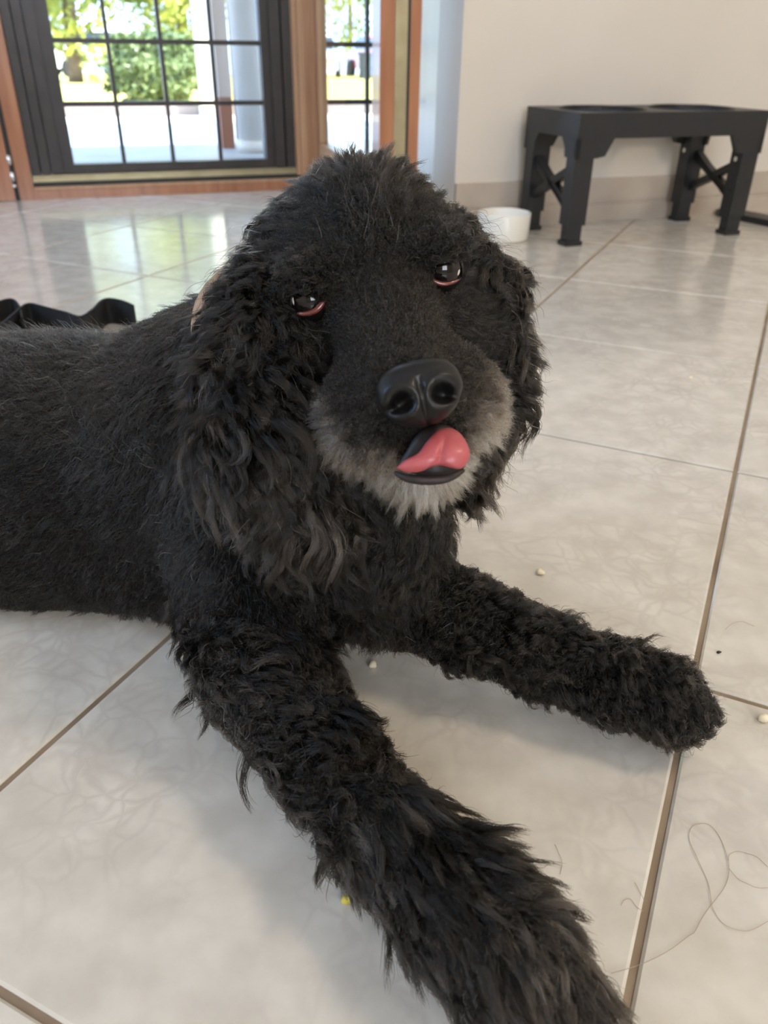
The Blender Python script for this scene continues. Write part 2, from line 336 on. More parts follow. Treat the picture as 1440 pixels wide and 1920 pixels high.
# ================================================================ OUTSIDE
struct('porch_slab', M['porch'], (-8, 8, TD+.3, 10.5, -.30, -.02))
struct('porch_ceiling', M['ceiling'], (-8, 8, TD+.3, 10.3, 6.3, 6.6))
struct('paved_yard', M['paving'], (-40, 60, 10.5, 15.4, -.32, -.05))
struct('kerb', M['kerb'], (-60, 80, 15.4, 15.9, -.32, .14))
bm = bmesh.new()
def LZ(t): return (-.05-1.63*(t-16)/72)            # the lawn falls away gently from the kerb
prism(bm, [W(-90, 15.9, LZ(15.9)), W(-90, 160, LZ(160)), W(-90, 160, LZ(160)-.4), W(-90, 15.9, LZ(15.9)-.4)], WV*250*S)
tag(obj('lawn_ground', bm, M['lawn']), kind='structure')
def pillar(name, mt, box, label, pm=None, pbox=None, pl=None):
    o = WB(name, mt, None, box); tag(o, label, 'pillar')
    if pm: tag(WB('plinth', pm, o, pbox), pl)
    return o
pc = thing('garden_column', W(2.25, 15.2, 0), 'cream rendered column standing beyond the yard, left of the porch pillars', 'column')
WB('shaft', M['cream'], pc, (2.12, 2.52, 15.0, 15.36, -.05, 7)); WB('plinth', M['cream'], pc, (2.10, 2.54, 14.98, 15.38, -.05, .12))
pp = thing('porch_pillar', W(1.78, 10.2, 0), 'pinkish square porch pillar with a brown plinth seen in the right column of panes', 'pillar')
WB('shaft', M['pink'], pp, (1.585, 1.735, 9.95, 10.15, .50, 6.3)); WB('plinth', M['brick'], pp, (1.59, 1.73, 9.955, 10.145, -.02, .50))
bm = bmesh.new(); tube(bm, [W(1.80, 10.05, -.02), W(1.80, 10.05, 6.3)], .016, 16)
tag(obj('downpipe', bm, M['white'], smooth=True), 'white downpipe between the pinkish pillar and the rounded pillar', 'pipe')
pr = thing('rounded_pillar', W(2.25, 9.9, 0), 'thick rounded grey-beige porch pillar at the right edge of the glazed door', 'pillar')
bm = bmesh.new(); tube(bm, [W(1.90, 9.6, .0), W(1.90, 9.6, 6.3)], .078, 24); obj('shaft', bm, M['beige'], pr, smooth=True)
bm = bmesh.new(); tube(bm, [W(1.90, 9.6, -.02), W(1.90, 9.6, .10)], .084, 24); obj('plinth', bm, M['beige'], pr, smooth=True)
lp = WB('porch_pillar', M['pink'], None, (-.52, -.30, 10.0, 10.2, -.02, 6.3)); tag(lp, 'pinkish porch pillar at the left edge of the glazed door panes', 'pillar')
def car(loc, ang, paint, label):
    e = thing('car', loc, label, 'car'); R_ = Matrix.Translation(Vector(loc)) @ Matrix.Rotation(ang, 4, 'Z')
    def sec(pts, w0, w1, name, mt, parent):
        bm = bmesh.new(); A = [bm.verts.new(R_ @ Vector((x, -w0 if z < .9 else -w1, z))) for x, z in pts]; B = [bm.verts.new(R_ @ Vector((x, w0 if z < .9 else w1, z))) for x, z in pts]
        n = len(A); bm.faces.new(A); bm.faces.new(B[::-1])
        for i in range(n): bm.faces.new((A[i], B[i], B[(i+1) % n], A[(i+1) % n]))
        return obj(name, bm, mt, parent, .05)
    sec([(-2.1, .3), (-2.1, .85), (-1.2, .98), (1.9, .95), (2.05, .8), (2.05, .3)], .85, .82, 'body', paint, e)
    sec([(-1.3, .92), (-.55, 1.42), (1.0, 1.44), (1.7, .92)], .8, .68, 'cabin', M['carglass'], e)
    sec([(-.6, 1.40), (-.5, 1.47), (1.0, 1.49), (1.1, 1.42)], .69, .66, 'roof', paint, e)
    for x in (-1.3, 1.3):
        for y in (-.86, .86):
            bm = bmesh.new(); tube(bm, [R_ @ Vector((x, y-.1, .31)), R_ @ Vector((x, y+.1, .31))], .31, 20); obj('wheel', bm, M['tyre'], e)
    for y in (-.6, .6):
        bm = bmesh.new(); tube(bm, [R_ @ Vector((-2.12, y-.15, .68)), R_ @ Vector((-2.12, y+.15, .68))], .08, 10); obj('headlight', bm, M['steel'], e)
KC = 1.0
car(W(24.0, 88, LZ(88)), WA+math.radians(74), M['carwhite'], 'white car parked on the lawn, seen through the open wooden leaf')
car(W(30.7, 88, LZ(88)), WA+math.radians(86), M['carred'], 'red car parked at the lawn edge beside the orange door stile')
car(W(3.0, 88, LZ(88)), WA+math.radians(20), M['carwhite'], 'white car in tree shade, seen through the upper left panes')
bn = thing('wheelie_bin', W(25.2, 75, LZ(75)), 'dark bin standing on the lawn between the white and the red car', 'bin')
WB('bin_body', M['bin'], bn, (24.5, 26.0, 74.3, 75.7, LZ(75)-.02, LZ(75)+1.8), bevel=.02); WB('lid', M['bin'], bn, (24.4, 26.1, 74.2, 75.8, LZ(75)+1.81, LZ(75)+2.0), bevel=.02)
def foliage(center, rad, n, leaf, mt, name, parent):
    c = np.array(center); q = rng.normal(size=(n, 3)); q /= np.linalg.norm(q, axis=1)[:, None]
    lob = 1+.18*np.sin(q[:, 0]*7+c[0])*np.cos(q[:, 1]*6+c[1])+.14*np.sin(q[:, 2]*11)
    r = rng.uniform(.55, 1, n)**.5*lob
    P = c+q*r[:, None]*np.array(rad)
    a = rng.normal(size=(n, 3)); a /= np.linalg.norm(a, axis=1)[:, None]; b = np.cross(a, rng.normal(size=(n, 3))); b /= np.linalg.norm(b, axis=1)[:, None]
    s = leaf*rng.uniform(.6, 1.3, n)[:, None]
    V = np.stack([P-a*s, P+b*s*.45, P+a*s, P-b*s*.45], 1).reshape(-1, 3)
    me = bpy.data.meshes.new(name); me.vertices.add(len(V)); me.vertices.foreach_set('co', V.ravel())
    me.loops.add(4*n); me.loops.foreach_set('vertex_index', np.arange(4*n, dtype=np.int32)); me.polygons.add(n)
    me.polygons.foreach_set('loop_start', np.arange(0, 4*n, 4, dtype=np.int32)); me.update(calc_edges=True)
    return link(name, me, mt, parent)
def tree(s, t, h, rad, label, mt, n=5000, low=.25, group='trees beyond the lawn'):
    base = W(s, t, LZ(t)); e = thing('tree', base, label, 'tree', group)
    bm = bmesh.new(); tube(bm, spline([base, base+[.1, .05, h*.3], base+[-.1, 0, h*.6], base+[0, .1, h*.85]], 9), np.linspace(.16, .05, 9), 10); obj('trunk', bm, M['bark'], e, smooth=True)
    foliage(base+[0, 0, h*(low+1)/2], (rad, rad, h*(1-low)/2), n, .13, mt, 'foliage', e)
tree(.6, 52, 7.0, 1.9, 'light green leafy tree filling the upper left panes', M['leaf_a'], 7000, .11, None)
tree(7.4, 60, 7.0, 1.7, 'light green leafy tree left of the cream column', M['leaf_a'], 7000, .10, None)
tree(33, 106, 9.5, 3.4, 'broad tree behind the red car, seen through the open leaf', M['leaf_a'], 7000, .12, None)
tree(12, 106, 9.5, 3.4, 'broad dark tree far behind the second tree', M['leaf_b'], 6000, .06, None)
tree(-4, 124, 10, 3.6, 'dark tree farthest away behind the parked white car in the shade', M['leaf_b'], 6000, .06, None)
for (s, t, r, h, lb) in ((1.45, 17.6, .29, 1.15, 'dark green shrub behind the second and third columns of panes'), (2.15, 19.4, .26, 1.2, 'smaller green shrub right beside the cream column')):
    e = thing('shrub', W(s, t, LZ(t)), lb, 'shrub'); foliage(W(s, t, h*.5), (r, r, h*S*.56), 3500, .030, M['leaf_b'], 'foliage', e)
    bm = bmesh.new(); tube(bm, [W(s, t, LZ(t)), W(s, t, h*.5)], .02, 8); obj('stem', bm, M['bark'], e)

# ================================================================ BOWL STAND
LO = np.array([1.076, 4.858]); b0 = (LO@WV[:2], LO@NV[:2])
stand = thing('bowl_stand', W(b0[0]+.6, b0[1]+.28, 0), 'black plastic raised dog bowl stand with X-braced legs against the wall', 'bowl stand')
sa, ta = b0[0]-.055, b0[1]-.04; sb, tb = sa+1.285, ta+.60
HT, HA = .705, .575
bm = bmesh.new()
for bx in ((sa, sb, ta, ta+.025, HA, HT), (sa, sb, tb-.025, tb, HA, HT), (sa, sa+.025, ta+.025, tb-.025, HA, HT), (sb-.025, sb, ta+.025, tb-.025, HA, HT)): wbox(bm, *bx)
obj('apron', bm, M['plastic'], stand, .002)
# top plate with two round holes
bm = bmesh.new()
def plate_half(c0, c1):
    n = 48; cs, ct, rr = (c0+c1)/2, (ta+tb)/2, .235
    for z, fl in ((HT-.001, 1), (HT-.030, -1)):
        ring = []; out = []
        for k in range(n):
            a = 2*math.pi*k/n; dx, dy = math.cos(a), math.sin(a); sc_ = min((c1-c0)/2/max(abs(dx), 1e-6), (tb-ta)/2/max(abs(dy), 1e-6))
            ring.append(bm.verts.new(W(cs+dx*rr, ct+dy*rr, z))); out.append(bm.verts.new(W(cs+dx*sc_, ct+dy*sc_, z)))
        for k in range(n):
            j = (k+1) % n; bm.faces.new((ring[k], ring[j], out[j], out[k])[::fl])
    bm.verts.ensure_lookup_table()
plate_half(sa+.02, (sa+sb)/2); plate_half((sa+sb)/2, sb-.02)
obj('top_plate', bm, M['plastic'], stand)
for cs in ((sa+.02+(sa+sb)/2)/2, ((sa+sb)/2+sb-.02)/2):
    bm = bmesh.new(); n = 48; R0 = []
    for rr, z in ((.235, HT-.03), (.235, HT+.004), (.250, HT+.007), (.252, HT), (.25, HT-.002), (.237, HT-.03)):
        R0.append([bm.verts.new(W(cs+rr*math.cos(2*math.pi*k/n), (ta+tb)/2+rr*math.sin(2*math.pi*k/n), z)) for k in range(n)])
    for A, B in zip(R0, R0[1:]+R0[:1]):
        for k in range(n): bm.faces.new((A[k], A[(k+1) % n], B[(k+1) % n], B[k]))
    obj('bowl_ring', bm, M['plastic'], stand)
def gusset(s, t, sg, tg):
    bm = bmesh.new(); w_ = .135
    # along s
    pr_ = [W(s, t, HA+.002), W(s+sg*.24, t, HA+.002), W(s+sg*.19, t, HA-.09), W(s+sg*w_, t, HA-.10), W(s, t, HA-.10)]
    prism(bm, pr_, NV*tg*.025*S)
    pr_ = [W(s, t, HA+.002), W(s, t+tg*.17, HA+.002), W(s, t+tg*.13, HA-.05), W(s, t+tg*.12, HA-.10), W(s, t, HA-.10)]
    prism(bm, pr_, WV*sg*.025*S)
    obj('corner_gusset', bm, M['plastic'], stand, .001)
for s, t, sg, tg in ((sa, ta, 1, 1), (sb, ta, -1, 1), (sb, tb, -1, -1), (sa, tb, 1, -1)):
    gusset(s, t, sg, tg)
    s0, s1 = (s+.008, s+.125) if sg > 0 else (s-.125, s-.008); t0, t1 = (t+.008, t+.105) if tg > 0 else (t-.105, t-.008)
    bm = bmesh.new(); wbox(bm, s0, s1, t0, t1, .115, HA+.01)
    lg = obj('leg', bm, M['plastic'], stand, .003)
    bm = bmesh.new(); wbox(bm, s0+.012, s1-.012, t0+.012, t1-.012, .02, .115); obj('leg_extension', bm, M['plastic'], lg, .002)
    bm = bmesh.new(); wbox(bm, s0+.002, s1-.002, t0+.002, t1-.002, 0, .026); obj('foot_cap', bm, M['plastic'], lg, .002)
    # adjustment studs / holes on the inner side
    for z in (.26, .44):
        ss = s0-.001 if sg < 0 else s1+.001
        bm = bmesh.new(); tube(bm, [W(ss-.004, (t0+t1)/2, z), W(ss+.004, (t0+t1)/2, z)], .0055, 12)
        obj('adjustment_hole', bm, M['steel'] if (sg < 0 and z > .4) else M['seal'], lg)
for s, sg in ((sa, 1), (sb, -1)):
    bm = bmesh.new(); s0 = s+sg*.03
    def bar(tz0, tz1, w_=.022):
        a = np.array(tz0); b = np.array(tz1); d_ = (b-a)/np.linalg.norm(b-a); p = np.array([-d_[1], d_[0]])*w_
        prism(bm, [W(s0, *(a+p)), W(s0, *(b+p)), W(s0, *(b-p)), W(s0, *(a-p))], WV*sg*.045*S)
    t0, t1 = ta+.06, tb-.06
    bar((t0, .20), (t1, .43)); bar((t0, .43), (t1, .20))
    bar((t0+.05, .20), (t0+.24, .315), .014); bar((t1-.05, .43), (t1-.24, .315), .014)
    bm2 = bm; obj('cross_brace', bm2, M['plastic'], stand, .0015)
# white ceramic bowl
bc = GP(942, 447); bm = bmesh.new(); R_ = .0640
lathe(bm, (bc[0], bc[1], 0), [(R_*.90, 0), (R_*.94, .002), (R_*.97, .006), (R_, .058), (R_*.995, .061), (R_*.97, .062), (R_*.935, .060), (R_*.90, .014), (R_*.82, .009), (.001, .008)])
tag(obj('ceramic_bowl', bm, M['ceramic'], smooth=True), 'small round white ceramic bowl on the floor beside the bowl stand', 'bowl')
# black flat bar at right
a, b = GP(1362, 404), GP(1480, 428); dv = (b-a)/np.linalg.norm(b-a); pv = np.array([-dv[1], dv[0], 0])*.035
bm = bmesh.new(); prism(bm, [a-dv*.02-pv*.6, a-pv, b-pv, b+pv, a+pv, a-dv*.02+pv*.6], np.array([0, 0, .016]))
tag(obj('metal_foot_bar', bm, M['plastic'], bevel=.004), 'flat black bar lying on the floor behind the right leg of the bowl stand', 'furniture foot')

# ================================================================ CRUMBS AND LOOSE HAIRS
def crumb(px, py, mt, name, label, cat, ln=.006, r=.0022, ang=.6, group=None):
    c = GP(px, py); bm = bmesh.new(); bmesh.ops.create_icosphere(bm, subdivisions=2, radius=1)
    for v in bm.verts:
        n = 1+.12*math.sin(v.co.x*5+px)+.1*math.cos(v.co.y*4+py); v.co = Vector((v.co.x*ln/2*n, v.co.y*r*n, v.co.z*r*n))
    bmesh.ops.transform(bm, matrix=Matrix.Translation((c[0], c[1], r)) @ Matrix.Rotation(ang, 4, 'Z'), verts=bm.verts)
    tag(obj(name, bm, mt, smooth=True), label, cat, group)
crumb(699, 1252, M['grain'], 'grain', 'pale cooked grain on the tile between the two forelegs', 'crumb', .0065, .0030, 2.2)
crumb(1012, 1077, M['grain'], 'grain', 'pale grain on the floor behind the far foreleg', 'crumb', .0085, .0026, 2.6)
crumb(1429, 1353, M['grain'], 'grain', 'pale round grain at the right edge of the photo beside the far paw', 'crumb', .0065, .0035, 1.4)
crumb(1294, 711, M['grain'], 'grain', 'tiny pale grain farthest back on the floor', 'crumb', .006, .0022, .3)
crumb(649, 1692, M['corn'], 'food_crumb', 'yellow food crumb on the floor left of the near paw', 'crumb', .0062, .0026, 2.0)
crumb(1347, 1225, M['speck'], 'crumb', 'tiny dark speck right of the far paw', 'crumb', .004, .0012, .1)
def strand(pts, r, label, group=None):
    P = spline([GP(x, y, .0008) for x, y in pts], 12*len(pts)); r = r*.72; P[:, 2] += .0003*np.sin(np.arange(len(P))*.3); bm = bmesh.new(); tube(bm, P, r, 5)
    tag(obj('loose_hair', bm, M['hair_blond'], smooth=True), label, 'hair', group)
strand([(1146, 1825), (1190, 1812), (1250, 1785), (1290, 1755), (1302, 1748), (1320, 1715), (1360, 1660), (1366, 1620), (1350, 1570), (1325, 1545), (1300, 1548), (1292, 1570), (1305, 1605), (1328, 1655), (1336, 1700), (1360, 1735), (1400, 1745), (1440, 1728)], .00022, 'long pale hair looped on the tile right of the near paw')
strand([(1366, 1625), (1368, 1602), (1388, 1597), (1415, 1605), (1440, 1625)], .0002, 'second looped hair arching to the right edge of the photo')
strand([(1366, 1628), (1385, 1648), (1412, 1662), (1440, 1665)], .0002, 'thin hair running from the hair loop to the right edge')
strand([(1164, 1698), (1172, 1686), (1184, 1688), (1196, 1703), (1206, 1708)], .0002, 'short curved hair just left of the grout line')
strand([(1040, 1583), (1048, 1600), (1054, 1618), (1050, 1640)], .00018, 'short curled hair above the near paw')
strand([(1190, 1655), (1200, 1672), (1208, 1690)], .00018, 'short straight hair touching the grout line')
strand([(1360, 1180), (1375, 1168), (1395, 1166), (1415, 1175)], .00018, 'fine arched hair on the tile right of the far paw')

# ================================================================ LEASH
def ribbon(pts, wdt, thick, name, mt, parent, up=True):
    P = spline(pts, 10*len(pts)); bm = bmesh.new(); rows = []
    for i, p in enumerate(P):
        d = P[min(i+1, len(P)-1)]-P[max(i-1, 0)]; d /= np.linalg.norm(d)
        u = np.array([0, 0, 1.]) if up else np.cross(d, [0, 0, 1]); u = u-d*(u@d); u /= np.linalg.norm(u); n_ = np.cross(d, u)
        rows.append([bm.verts.new(p+u*a*wdt/2+n_*b*thick/2) for a, b in ((-1, -1), (1, -1), (1, 1), (-1, 1))])
    for A, B in zip(rows, rows[1:]):
        for k in range(4): bm.faces.new((A[k], A[(k+1) % 4], B[(k+1) % 4], B[k]))
    bm.faces.new(rows[0]); bm.faces.new(rows[-1])
    return obj(name, bm, mt, parent, smooth=False)
lz = PT(100, 600, .9)
leash = thing('dog_leash', (lz[0], lz[1], 0), 'black webbing leash with a loop lying on the floor behind the dog', 'leash')
def G2(px, py, w_=.042):
    # point on a strap standing on edge on the floor: its lower edge touches the floor
    g = GP(px, py, w_); return np.array([g[0], g[1], w_/2])
ribbon([G2(250, 572), G2(225, 562), G2(195, 560), G2(172, 580), G2(150, 592), G2(120, 584), G2(85, 575), G2(55, 568), G2(38, 576), G2(10, 600), G2(-30, 632)], .042, .003, 'strap', M['strap'], leash)
ribbon([G2(40, 592), G2(36, 572), G2(25, 558), G2(10, 557), G2(-15, 566), G2(-40, 580)], .036, .0025, 'strap_loop', M['strap'], leash)

# ================================================================ DOG
# head frame: origin between the eyes
CM = np.stack([CR, CU, CF], 1)
HX = CM@np.array([.974, .225, .0]); HX /= np.linalg.norm(HX)
E0 = PT(711, 548, .455); N0 = PT(785, 742, .375)
HF = (N0-E0); HF -= HX*(HF@HX); HF /= np.linalg.norm(HF)
HU = np.cross(HX, HF); HU = HU if HU[2] > 0 else -HU
def H(x, f, u): return E0+HX*x+HF*f+HU*u
comps = []          # (kind, data, k, tag)
def cap(a, b, ra, rb, tg, k=.02): comps.append(('c', np.array(a), np.array(b), ra, rb, k, tg))
def chain(P, R, tg, k=.02):
    for i in range(len(P)-1): cap(P[i], P[i+1], R[i], R[i+1], tg, k)
def ell(c, r, tg, k=.012, ax=None): comps.append(('e', np.array(c), np.array(r), ax if ax is not None else np.stack([HX, HF, HU]), 0, k, tg))
# torso, lying on the floor and running off to the left
V = lambda *a: np.array(a, float)
chain([V(-.66, .74, .080), V(-.45, .655, .088), V(-.27, .60, .096), V(-.14, .575, .112)], [.084, .092, .096, .096], 'torso', .03)
chain([V(-.14, .575, .114), V(-.065, .55, .122), V(-.02, .54, .115)], [.096, .082, .060], 'chest', .03)
chain([V(-.50, .60, .045), V(-.32, .550, .044), V(-.165, .523, .038)], [.050, .046, .038], 'belly', .03)
chain([V(-.13, .60, .15), V(-.055, .545, .215), V(-.02, .52, .265)], [.075, .065, .055], 'neck', .03)
# haunch, folded hind leg and tail
chain([V(-.62, .64, .062), V(-.53, .575, .045), V(-.45, .565, .028)], [.072, .045, .022], 'torso', .03)
chain([V(-.72, .77, .075), V(-.78, .83, .035)], [.030, .016], 'torso', .02)
# near foreleg (right foreleg of the dog)
chain([PT(455, 900, .60), PT(478, 1080, .55), PT(498, 1240, .505)], [.060, .049, .037], 'upper', .03)
chain([PT(480, 1250, .500), PT(610, 1420, .452), PT(720, 1560, .418)], [.036, .027, .024], 'leg', .015)
chain([PT(720, 1560, .418), PT(850, 1690, .388), PT(950, 1790, .365)], [.025, .027, .030], 'paw', .015)
for dx, dy, l in ((-55, 20, 0), (-18, 45, 0), (25, 50, 0), (65, 30, 0)):
    ell(PT(985+dx*1.25, 1850+dy*.7, .352), (.013, .017, .012), 'paw', .010, np.eye(3))
# far foreleg
chain([PT(560, 960, .60), PT(650, 1060, .585), PT(735, 1105, .57)], [.055, .045, .036], 'upper2', .03)
chain([PT(735, 1105, .57), PT(865, 1160, .555), PT(1010, 1225, .54)], [.034, .028, .024], 'leg2', .015)
chain([PT(1010, 1225, .54), PT(1140, 1280, .527), PT(1240, 1310, .515)], [.022, .022, .023], 'paw2', .015)
for dx, dy in ((10, -38), (38, -14), (42, 14), (20, 36)):
    ell(PT(1240+dx, 1322+dy*.8, .508), (.012, .011, .010), 'paw2', .010, np.eye(3))
# head
ell(H(0, -.050, -.001), (.052, .060, .048), 'skull', .02)
cap(H(0, .0, -.016), H(0, .086, -.013), .033, .0215, 'bridge', .02)
for sx in (-1, 1):
    ell(H(.037*sx-.0006, -.0065, .0165), (.018, .0145, .0105), 'brow', .010)
    ell(H(.042*sx, -.010, -.042), (.022, .030, .030), 'cheek', .02)
    ell(H(.026*sx, .064, -.037), (.0225, .032, .0235), 'muzzle', .018)
    ell(H(.012*sx, .090, -.030), (.0145, .013, .0150), 'muzzle', .008)
cap(H(0, .02, -.052), H(0, .083, -.055), .030, .0215, 'chin', .014)
# ears
chain([PT(545, 480, .505), PT(505, 590, .490), PT(487, 710, .474), PT(482, 840, .462)], [.020, .027, .029, .026], 'ear', .02)
chain([PT(540, 560, .490), PT(535, 700, .472), PT(520, 860, .46), PT(560, 960, .455)], [.014, .022, .028, .024], 'ear', .015)
chain([PT(480, 840, .46), PT(525, 920, .455), PT(590, 960, .455)], [.025, .023, .018], 'ear', .015)
chain([PT(850, 450, .515), PT(893, 560, .505), PT(915, 680, .50), PT(945, 740, .497)], [.016, .022, .020, .010], 'ear2', .02)
chain([PT(890, 640, .505), PT(892, 750, .495), PT(885, 830, .487), PT(880, 885, .482)], [.018, .019, .016, .012], 'ear2', .015)
# throat and chest ruff
chain([PT(690, 900, .50), PT(700, 1010, .53), PT(700, 1080, .55)], [.045, .042, .030], 'ruff', .02)
EYES = [H(-.0391, -.0045, .003), H(.0379, -.0045, .003)]
ER = .0122
def comp_sdf(c, P):
    if c[0] == 'c':
        _, a, b, ra, rb, k, tg = c; ab = b-a; h = np.clip((P-a)@ab/(ab@ab), 0, 1)
        return np.linalg.norm(P-a-h[:, None]*ab, axis=1)-(ra+(rb-ra)*h)
    _, ce, r, ax, _, k, tg = c; q = (P-ce)@ax.T; k0 = np.linalg.norm(q/r, axis=1); k1 = np.linalg.norm(q/(r*r), axis=1)
    return k0*(k0-1)/np.maximum(k1, 1e-9)
def sdf(P):
    d = None
    for c in comps:
        e = comp_sdf(c, P); k = c[5]
        if d is None: d = e; continue
        h = np.maximum(k-np.abs(d-e), 0)/k; d = np.minimum(d, e)-h*h*k*.25
    for ey in EYES:                                      # eye sockets
        e = -(np.linalg.norm(P-(ey+HF*.004), axis=1)-ER*1.02); k = .004
        h = np.maximum(k-np.abs(d-e), 0)/k; d = np.maximum(d, e)+h*h*k*.25
    return np.maximum(d, .004-P[:, 2])                   # flat where it rests on the floor
def grad(P, e=.0015):
    g = np.stack([sdf(P+np.eye(3)[i]*e)-sdf(P-np.eye(3)[i]*e) for i in range(3)], 1)
    return g/np.maximum(np.linalg.norm(g, axis=1), 1e-9)[:, None]
def tags(P):
    D = np.stack([comp_sdf(c, P) for c in comps], 1); return np.array([c[6] for c in comps])[np.argmin(D, 1)]
def surface_nets(lo, hi, h):
    n = [int(math.ceil((hi[i]-lo[i])/h))+1 for i in range(3)]
    ax = [lo[i]+h*np.arange(n[i]) for i in range(3)]
    G = np.stack(np.meshgrid(*ax, indexing='ij'), -1).reshape(-1, 3)
    F = np.concatenate([sdf(g) for g in np.array_split(G, max(1, len(G)//400000))]).reshape(n)
    sg = F < 0; cnt = np.zeros([k-1 for k in n]); acc = np.zeros([k-1 for k in n]+[3])
    I = np.stack(np.meshgrid(*[np.arange(k-1) for k in n], indexing='ij'), -1).astype(float)
    sl = lambda o: tuple(slice(o[i], n[i]-1+o[i]) for i in range(3))
    for a in range(3):
        for o1 in (0, 1):
            for o2 in (0, 1):
                o = [0, 0, 0]; oth = [i for i in range(3) if i != a]; o[oth[0]] = o1; o[oth[1]] = o2; p = list(o); p[a] = 1
                f0, f1 = F[sl(o)], F[sl(p)]; cr = (f0 < 0) != (f1 < 0); t = np.where(cr, f0/np.where(cr, f0-f1, 1), 0)
                pos = I+np.array(o, float); pos[..., a] += t; acc += pos*cr[..., None]; cnt += cr
    act = cnt > 0; vid = -np.ones(act.shape, int); vid[act] = np.arange(act.sum()); Vt = np.array(lo)+h*(acc[act]/cnt[act][:, None])
    Q = []
    for a in range(3):
        b, c = [(1, 2), (2, 0), (0, 1)][a]
        s0 = [slice(None)]*3; s1 = [slice(None)]*3; s0[a] = slice(0, -1); s1[a] = slice(1, None)
        A0, A1 = sg[tuple(s0)], sg[tuple(s1)]; e = np.argwhere(A0 != A1); e = e[(e[:, b] > 0) & (e[:, c] > 0) & (e[:, b] < n[b]-1) & (e[:, c] < n[c]-1)]
        fl = A0[tuple(e.T)]
        def cid(db, dc): x = e.copy(); x[:, b] -= db; x[:, c] -= dc; return vid[tuple(x.T)]
        q = np.stack([cid(1, 1), cid(0, 1), cid(0, 0), cid(1, 0)], 1); q[~fl] = q[~fl][:, ::-1]; Q.append(q)
    Q = np.concatenate(Q)
    for _ in range(2):
        g = grad(Vt); Vt = Vt-g*np.clip(sdf(Vt), -h, h)[:, None]*.8
    return Vt, Q
VT, QD = surface_nets((-.82, .12, -.01), (.30, .92, .36), .0045)
def np_mesh(name, V_, Q_):
    me = bpy.data.meshes.new(name); me.vertices.add(len(V_)); me.vertices.foreach_set('co', np.asarray(V_, np.float32).ravel())
    me.loops.add(Q_.size); me.loops.foreach_set('vertex_index', Q_.ravel().astype(np.int32)); me.polygons.add(len(Q_))
    me.polygons.foreach_set('loop_start', np.arange(0, Q_.size, Q_.shape[1], dtype=np.int32)); me.update(calc_edges=True); me.validate()
    me.polygons.foreach_set('use_smooth', [True]*len(me.polygons)); return me
dog = thing('dog', (-.12, .52, 0), 'black curly-eared spaniel lying on the tiles with its tongue out', 'dog')
body = link('body', np_mesh('body', VT, QD), M['skin'], dog)

# ---- roots
A_, B_, C_, D_ = (VT[QD[:, i]] for i in range(4))
NQ = np.cross(C_-A_, D_-B_); AR = np.linalg.norm(NQ, axis=1)*.5; CT = (A_+B_+C_+D_)/4; TG = tags(CT)
def unit(v): return v/np.maximum(np.linalg.norm(v, axis=-1, keepdims=True), 1e-9)
VIEW = unit(CAM-CT)
def roots(sel, n, wfun=None):
    idx = np.where(sel)[0]; wt = AR[idx].copy()
    if wfun is not None: wt *= wfun(CT[idx])
    pick = rng.choice(idx, n, p=wt/wt.sum()); u, v = rng.random((2, n, 1))
    P = (1-u)*(1-v)*A_[pick]+u*(1-v)*B_[pick]+u*v*C_[pick]+(1-u)*v*D_[pick]
    return P
def away_eyes(P, r=.0130):
    ok = np.ones(len(P), bool)
    for ey in EYES: ok &= np.linalg.norm(P-(ey+HF*.006), axis=1) > r
    ok &= np.linalg.norm(P-NC, axis=1) > .0175
    return ok
NC = PT(787, 738, .372)
NF = unit(HF*.80+HU*.60); NU = unit(np.cross(HX, NF)); NU = NU if NU@CU > 0 else -NU
K = 11
